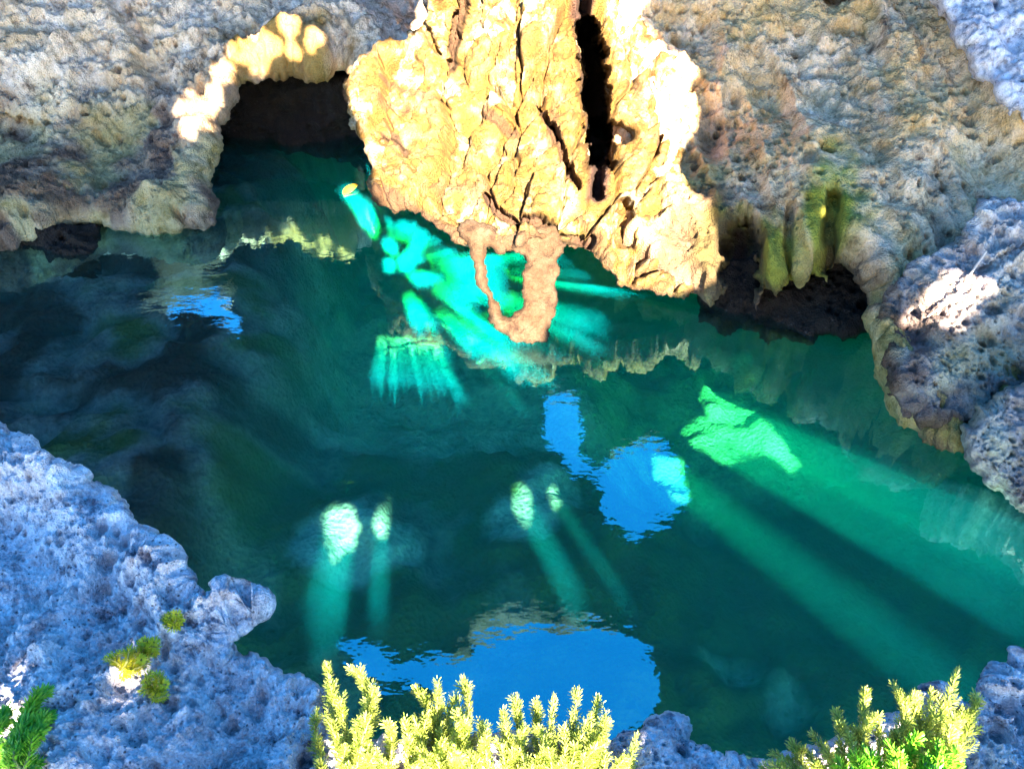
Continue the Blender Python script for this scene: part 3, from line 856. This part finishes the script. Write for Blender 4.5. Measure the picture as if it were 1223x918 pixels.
fore = rock("rock_ledge", M_blue, [[(-170, 440), (-60, 480), (0, 503), (25, 520), (50, 545), (75, 560), (110, 575), (130, 580), (155, 615), (185, 640), (195, 655), (212, 660), (218, 688), (235, 712), (250, 716), (265, 712), (288, 703), (308, 714),
            (324, 724), (322, 733), (298, 743), (290, 760), (276, 762), (284, 780), (320, 786), (340, 806), (370, 810), (388, 820), (393, 850), (405, 880), (430, 900), (470, 1080), (-170, 1080)]], D_fore, step=1.5, rnd_px=20, rnd_m=0.1,
            thick=0.35, edge_t=0.08, s=0.34, amp=1.15, seed=21, rough=(9, 4), pit=0.6, extra=lambda x, y, P: 0.05 * fbm(P * 2.2, 3, 71) + crust(17, 0.027, 72)(x, y, P))
tag(fore, "large pitted blue grey rock ledge in the lower left foreground", "rock ledge")
crag_mid = rock("rock_ledge", M_blue, [[(385, 960), (400, 905), (440, 890), (520, 896), (600, 880), (680, 874), (730, 885), (765, 872), (783, 852), (806, 849), (825, 862), (823, 882), (850, 894), (870, 912), (905, 908), (945, 912), (960, 1080), (385, 1080)]],
                D_plane(1.72), step=1.5, rnd_px=16, rnd_m=0.08, thick=0.3, edge_t=0.08, s=0.34, amp=1.1, seed=24, rough=(8, 4), extra=crust(18, 0.022, 74))
tag(crag_mid, "low jagged blue grey rock below the yellow shrub at the bottom centre", "rock ledge")
crag_right = rock("rock_ledge", M_blue, [[(895, 930), (925, 905), (965, 888), (1010, 872), (1060, 850), (1085, 842), (1102, 825), (1130, 818), (1150, 835), (1166, 842), (1178, 806), (1200, 790), (1223, 778), (1380, 720), (1380, 1080), (900, 1080)]],
                  D_plane(1.72), step=1.5, rnd_px=16, rnd_m=0.08, thick=0.3, edge_t=0.08, s=0.34, amp=1.1, seed=27, rough=(8, 4), extra=crust(18, 0.022, 76))
tag(crag_right, "pitted blue grey rock in the bottom right corner behind the green shrub", "rock ledge")

# ------------------------------------------------------------------ plants


def sprig_meshes(base, tip, r_leaf, rnd, mat, parent, leafname="foliage", bend=0.3, dens=1.0):
    """a stem from base to tip, thickly set with short fleshy leaves"""
    base = np.array(base); tip = np.array(tip)
    L_ = np.linalg.norm(tip - base)
    t = np.linspace(0, 1, 12)
    side = np.array([rnd.uniform(-1, 1), rnd.uniform(-1, 1), 0.2]) * bend * L_
    path = base[None] * (1 - t)[:, None] + tip[None] * t[:, None] + side[None] * (np.sin(t * math.pi) * 0.5)[:, None]
    T = np.gradient(path, axis=0); T /= np.linalg.norm(T, axis=1, keepdims=True)
    V = []; Fs = []
    seg = 6
    for c, d, k in zip(path, T, range(12)):
        a = np.cross(d, [0.2, 0.9, 0.3]); a /= np.linalg.norm(a); b = np.cross(d, a)
        r = 0.0035 * (1 - 0.6 * k / 11)
        for s_ in range(seg):
            th = 2 * math.pi * s_ / seg
            V.append(c + r * (a * math.cos(th) + b * math.sin(th)))
    for k in range(11):
        for s_ in range(seg):
            Fs.append((k * seg + s_, k * seg + (s_ + 1) % seg, (k + 1) * seg + (s_ + 1) % seg, (k + 1) * seg + s_))
    stem = new_mesh("branch", V, Fs, M_stem, parent)
    LV = []; LF = []
    leaves = []
    n = int(L_ / 0.0006 * dens)
    for k in range(n):
        f = 0.12 + 0.88 * (k + rnd.random()) / n
        q = f * 11; i = min(int(q), 10); g = q - i
        leaves.append((path[i] * (1 - g) + path[i + 1] * g, T[i], f))
    if r_leaf < 0.0255 and L_ > 0.06:               # short side shoots
        for b_ in range(int(11 * dens)):
            f0 = rnd.uniform(0.25, 0.93)
            q = f0 * 11; i = min(int(q), 10)
            c0 = path[i] * (1 - q + i) + path[i + 1] * (q - i)
            a = np.cross(T[i], [0.2, 0.9, 0.3]); a /= np.linalg.norm(a); b2 = np.cross(T[i], a)
            th = b_ * 2.4 + rnd.uniform(-.5, .5)
            dv = (a * math.cos(th) + b2 * math.sin(th)) * rnd.uniform(0.5, 0.8) + T[i]; dv /= np.linalg.norm(dv)
            ls = L_ * rnd.uniform(0.10, 0.22) * (1.15 - f0 * 0.7)
            m_ = int(ls / 0.0006 * dens)
            for k in range(m_):
                g = (k + rnd.random()) / max(1, m_)
                leaves.append((c0 + dv * ls * g + T[i] * ls * 0.25 * g * g, dv, g))
    for k, (c, d, f) in enumerate(leaves):
        th = k * 2.39996 + rnd.uniform(-0.4, 0.4)
        a = np.cross(d, [0.2, 0.9, 0.3]); a /= np.linalg.norm(a); b = np.cross(d, a)
        outv = a * math.cos(th) + b * math.sin(th)
        taper = min(1.0, (1.02 - f) * 6 + 0.35)
        ln = r_leaf * rnd.uniform(0.75, 1.25) * taper
        tilt = rnd.uniform(0.25, 0.9) if f < 0.93 else rnd.uniform(0.8, 2.2)
        ax = outv + d * tilt; ax /= np.linalg.norm(ax)
        wd = np.cross(ax, outv + 0.01); wd = np.cross(d, outv); wd /= np.linalg.norm(wd)
        nr = np.cross(ax, wd)
        hw = ln * 0.12
        p0 = c + outv * 0.002
        bm = len(LV)
        m1 = p0 + ax * ln * 0.45; m2 = p0 + ax * ln * 0.8 + d * ln * 0.06
        LV += [p0 - wd * hw * 0.4, p0 + wd * hw * 0.4, m1 + wd * hw - nr * hw * 0.2, m1 - wd * hw - nr * hw * 0.2, m2 + wd * hw * 0.8, m2 - wd * hw * 0.8, p0 + ax * ln + d * ln * 0.1 + wd * hw * 0.15, p0 + ax * ln + d * ln * 0.1 - wd * hw * 0.15,
               m1 + nr * hw * 0.5]
        LF += [(bm, bm + 1, bm + 2, bm + 3), (bm + 3, bm + 2, bm + 4, bm + 5), (bm + 5, bm + 4, bm + 6, bm + 7)]
    LV = np.array(LV)
    keep = np.ones(len(LV), bool)
    new_mesh(leafname, LV, LF, mat, stem)
    return stem


def shrub(name, label, root, tips, mat, r_leaf, seed, group=None, dens=1.0, spread=0.5, cat="shrub"):
    rnd = random.Random(seed)
    o = bpy.data.objects.new(name, None); COL.objects.link(o)
    o.empty_display_size = 0.05
    rp = at(np.array(root[0]), np.array(root[1]), np.array(root[2]))
    o.location = rp
    tag(o, label, cat, group)
    if cat == "shrub" and len(tips) > 7:
        more = []
        xs = sorted(tips)
        for p, q in zip(xs[:-1], xs[1:]):
            for k in range(2):
                f = rnd.random()
                more.append((p[0] * f + q[0] * (1 - f) + rnd.uniform(-14, 14), max(p[1], q[1]) + rnd.uniform(-6, 30), p[2] * f + q[2] * (1 - f) - rnd.uniform(0.0, 0.06)))
        tips = list(tips) + more
    for (x, y, w) in tips:
        tp = at(np.array(x), np.array(y), np.array(w)) - rp
        # stems leave the root spread out, not from one point
        b = np.array([tp[0] * spread, tp[1] * spread * 0.6, 0.0]) + np.array([rnd.uniform(-.01, .01), rnd.uniform(-.01, .01), 0])
        sprig_meshes(b, tp, r_leaf, rnd, mat, o, dens=dens)
    return o


from mathutils.bvhtree import BVHTree
fore_tree = BVHTree.FromPolygons([v.co[:] for v in fore.data.vertices], [p.vertices[:] for p in fore.data.polygons])
G1 = "yellow green shrubs along the near rim"
shrub("shrub", "tall yellow green shrub of bottlebrush sprigs, left end of the bottom clump", (430, 985, 1.38), [(389, 790, 1.50), (421, 797, 1.46), (446, 822, 1.42), (405, 835, 1.44), (432, 858, 1.38), (380, 905, 1.40), (462, 862, 1.38), (412, 890, 1.36), (450, 895, 1.34)], M_yleaf, 0.0088, 1, G1)
shrub("shrub", "dense yellow green shrub in the middle of the bottom clump, below the blue reflection", (535, 1000, 1.36), [(495, 817, 1.48), (523, 815, 1.46), (552, 806, 1.50), (512, 848, 1.42), (545, 850, 1.42), (480, 858, 1.40), (575, 862, 1.40), (530, 885, 1.36), (500, 895, 1.35), (565, 900, 1.34), (548, 830, 1.45)],
      M_yleaf, 0.0088, 2, G1)
shrub("shrub", "wide yellow green shrub fanning right beside the low jagged rock", (650, 1000, 1.36), [(617, 828, 1.46), (642, 838, 1.46), (662, 828, 1.48), (691, 824, 1.48), (716, 830, 1.47), (707, 851, 1.43), (724, 876, 1.41), (761, 874, 1.44), (600, 850, 1.42), (640, 868, 1.40), (675, 862, 1.42), (690, 890, 1.38), (620, 892, 1.36),
      (655, 895, 1.35), (590, 880, 1.38)], M_yleaf, 0.0086, 3, G1)
shrub("shrub", "bright green shrub with yellow sprig tips at the bottom right", (1060, 985, 1.32), [(1036, 824, 1.44), (1069, 820, 1.45), (997, 848, 1.42), (954, 892, 1.38), (968, 873, 1.40), (1112, 822, 1.45), (1145, 797, 1.48), (1166, 830, 1.46), (1096, 830, 1.43), (930, 906, 1.36), (908, 916, 1.37), (922, 898, 1.38), (945, 882, 1.39), (1015, 868, 1.38), (1050, 858, 1.38),
      (1085, 862, 1.38), (1125, 850, 1.40), (985, 896, 1.35), (1140, 870, 1.38)], M_yleaf, 0.0088, 4)
shrub("shrub", "low bright green shrub under the yellow sprigs, against the corner rock", (1085, 985, 1.26), [(1030, 890, 1.32), (1060, 885, 1.32), (1095, 880, 1.33), (1120, 885, 1.33), (1140, 892, 1.32), (1000, 905, 1.30), (1075, 905, 1.30), (1110, 905, 1.30)], M_gleaf, 0.0125, 5)
shrub("shrub", "green leafy shrub on the ledge at the left edge", (18, 935, 1.28), [(60, 822, 1.45), (42, 838, 1.42), (22, 862, 1.38), (36, 880, 1.35), (12, 885, 1.34), (50, 850, 1.40), (28, 905, 1.32), (6, 850, 1.40)], M_gleaf, 0.012, 6)
for k, (x, y, sz, lab) in enumerate([(150, 796, 22, "largest yellow tuft on the grey ledge, beside a smaller one"), (176, 776, 15, "round yellow green tuft touching the largest tuft on the ledge"),
                                     (186, 823, 17, "yellow tuft on the ledge, nearest the bottom of the picture"), (205, 743, 12, "smallest yellow green tuft, highest up the left ledge")]):
    hit = fore_tree.ray_cast(Vector(CAM), Vector(ray(x, y)).normalized())
    w = hit[3] / float(np.linalg.norm(ray(x, y))) - 0.004
    rnd = random.Random(40 + k)
    sz *= 1.35
    sz *= rnd.uniform(0.8, 1.3)
    tips = [(x + sz * 0.75 * math.cos(a) * rnd.uniform(.3, 1.3), y + sz * 0.75 * math.sin(a) * rnd.uniform(.4, 1) - sz * 0.2, w - rnd.uniform(0.0, 0.03)) for a in np.linspace(0, 12.4, 15)]
    shrub("tuft", lab, (x, y + 3, w), tips, M_ytuft, 0.009, 50 + k, "yellow tufts on the left ledge", dens=1.0, spread=0.1, cat="plant")

# ------------------------------------------------------------------ small things
up_tree = BVHTree.FromPolygons([v.co[:] for v in upper.data.vertices], [p.vertices[:] for p in upper.data.polygons])


def on_boulder(pts):
    out = []
    for x, y, lift, r in pts:
        h = up_tree.ray_cast(Vector(CAM), Vector(ray(x, y)).normalized())
        out.append((x, y, h[3] / float(np.linalg.norm(ray(x, y))) + lift, r))
    return out


tw = tube("twig", on_boulder([(1178, 300, -.05, 1.3), (1160, 326, -.04, 1.6), (1142, 352, -.03, 1.5), (1108, 378, -.02, 0.9)]), M_twig, seg=8, seed=2, rough=0.1)
tag(tw, "long dry pink brown twig slanting across the sunlit patch of the boulder", "twig", "twigs on the right boulder")
tw = tube("twig", on_boulder([(1180, 348, -.04, 0.9), (1155, 352, -.04, 1.3), (1122, 362, -.02, 0.8)]), M_twig, seg=8, seed=4, rough=0.1)
tag(tw, "short dry twig lying under the long slanting one on the boulder", "twig", "twigs on the right boulder")

lw = D_water(np.array(419.0), np.array(229.0))
lc = at(np.array(419.0), np.array(229.0), lw) + np.array([0, 0, 0.012])
LVv = []
for k in range(9):
    f = k / 8
    hw = 0.045 * math.sin(math.pi * min(1, f * 0.92 + 0.06)) ** 0.8
    for s_ in (-1, 0, 1):
        LVv.append((s_ * hw + 0.02 * math.sin(f * 3), f * 0.16 - 0.08, 0.014 * abs(s_) + 0.012 * math.cos(f * 4)))
lf = []
for k in range(8):
    for s_ in (0, 1):
        lf.append((k * 3 + s_, k * 3 + s_ + 1, k * 3 + s_ + 4, k * 3 + s_ + 3))
leaf = new_mesh("fallen_leaf", LVv, lf, M_fallen)
leaf.location = lc; leaf.rotation_euler = (0, 0, 2.5)
sm = leaf.modifiers.new("thickness", 'SOLIDIFY'); sm.thickness = 0.003
tag(leaf, "small orange yellow leaf on the water left of the sunlit rock", "leaf")
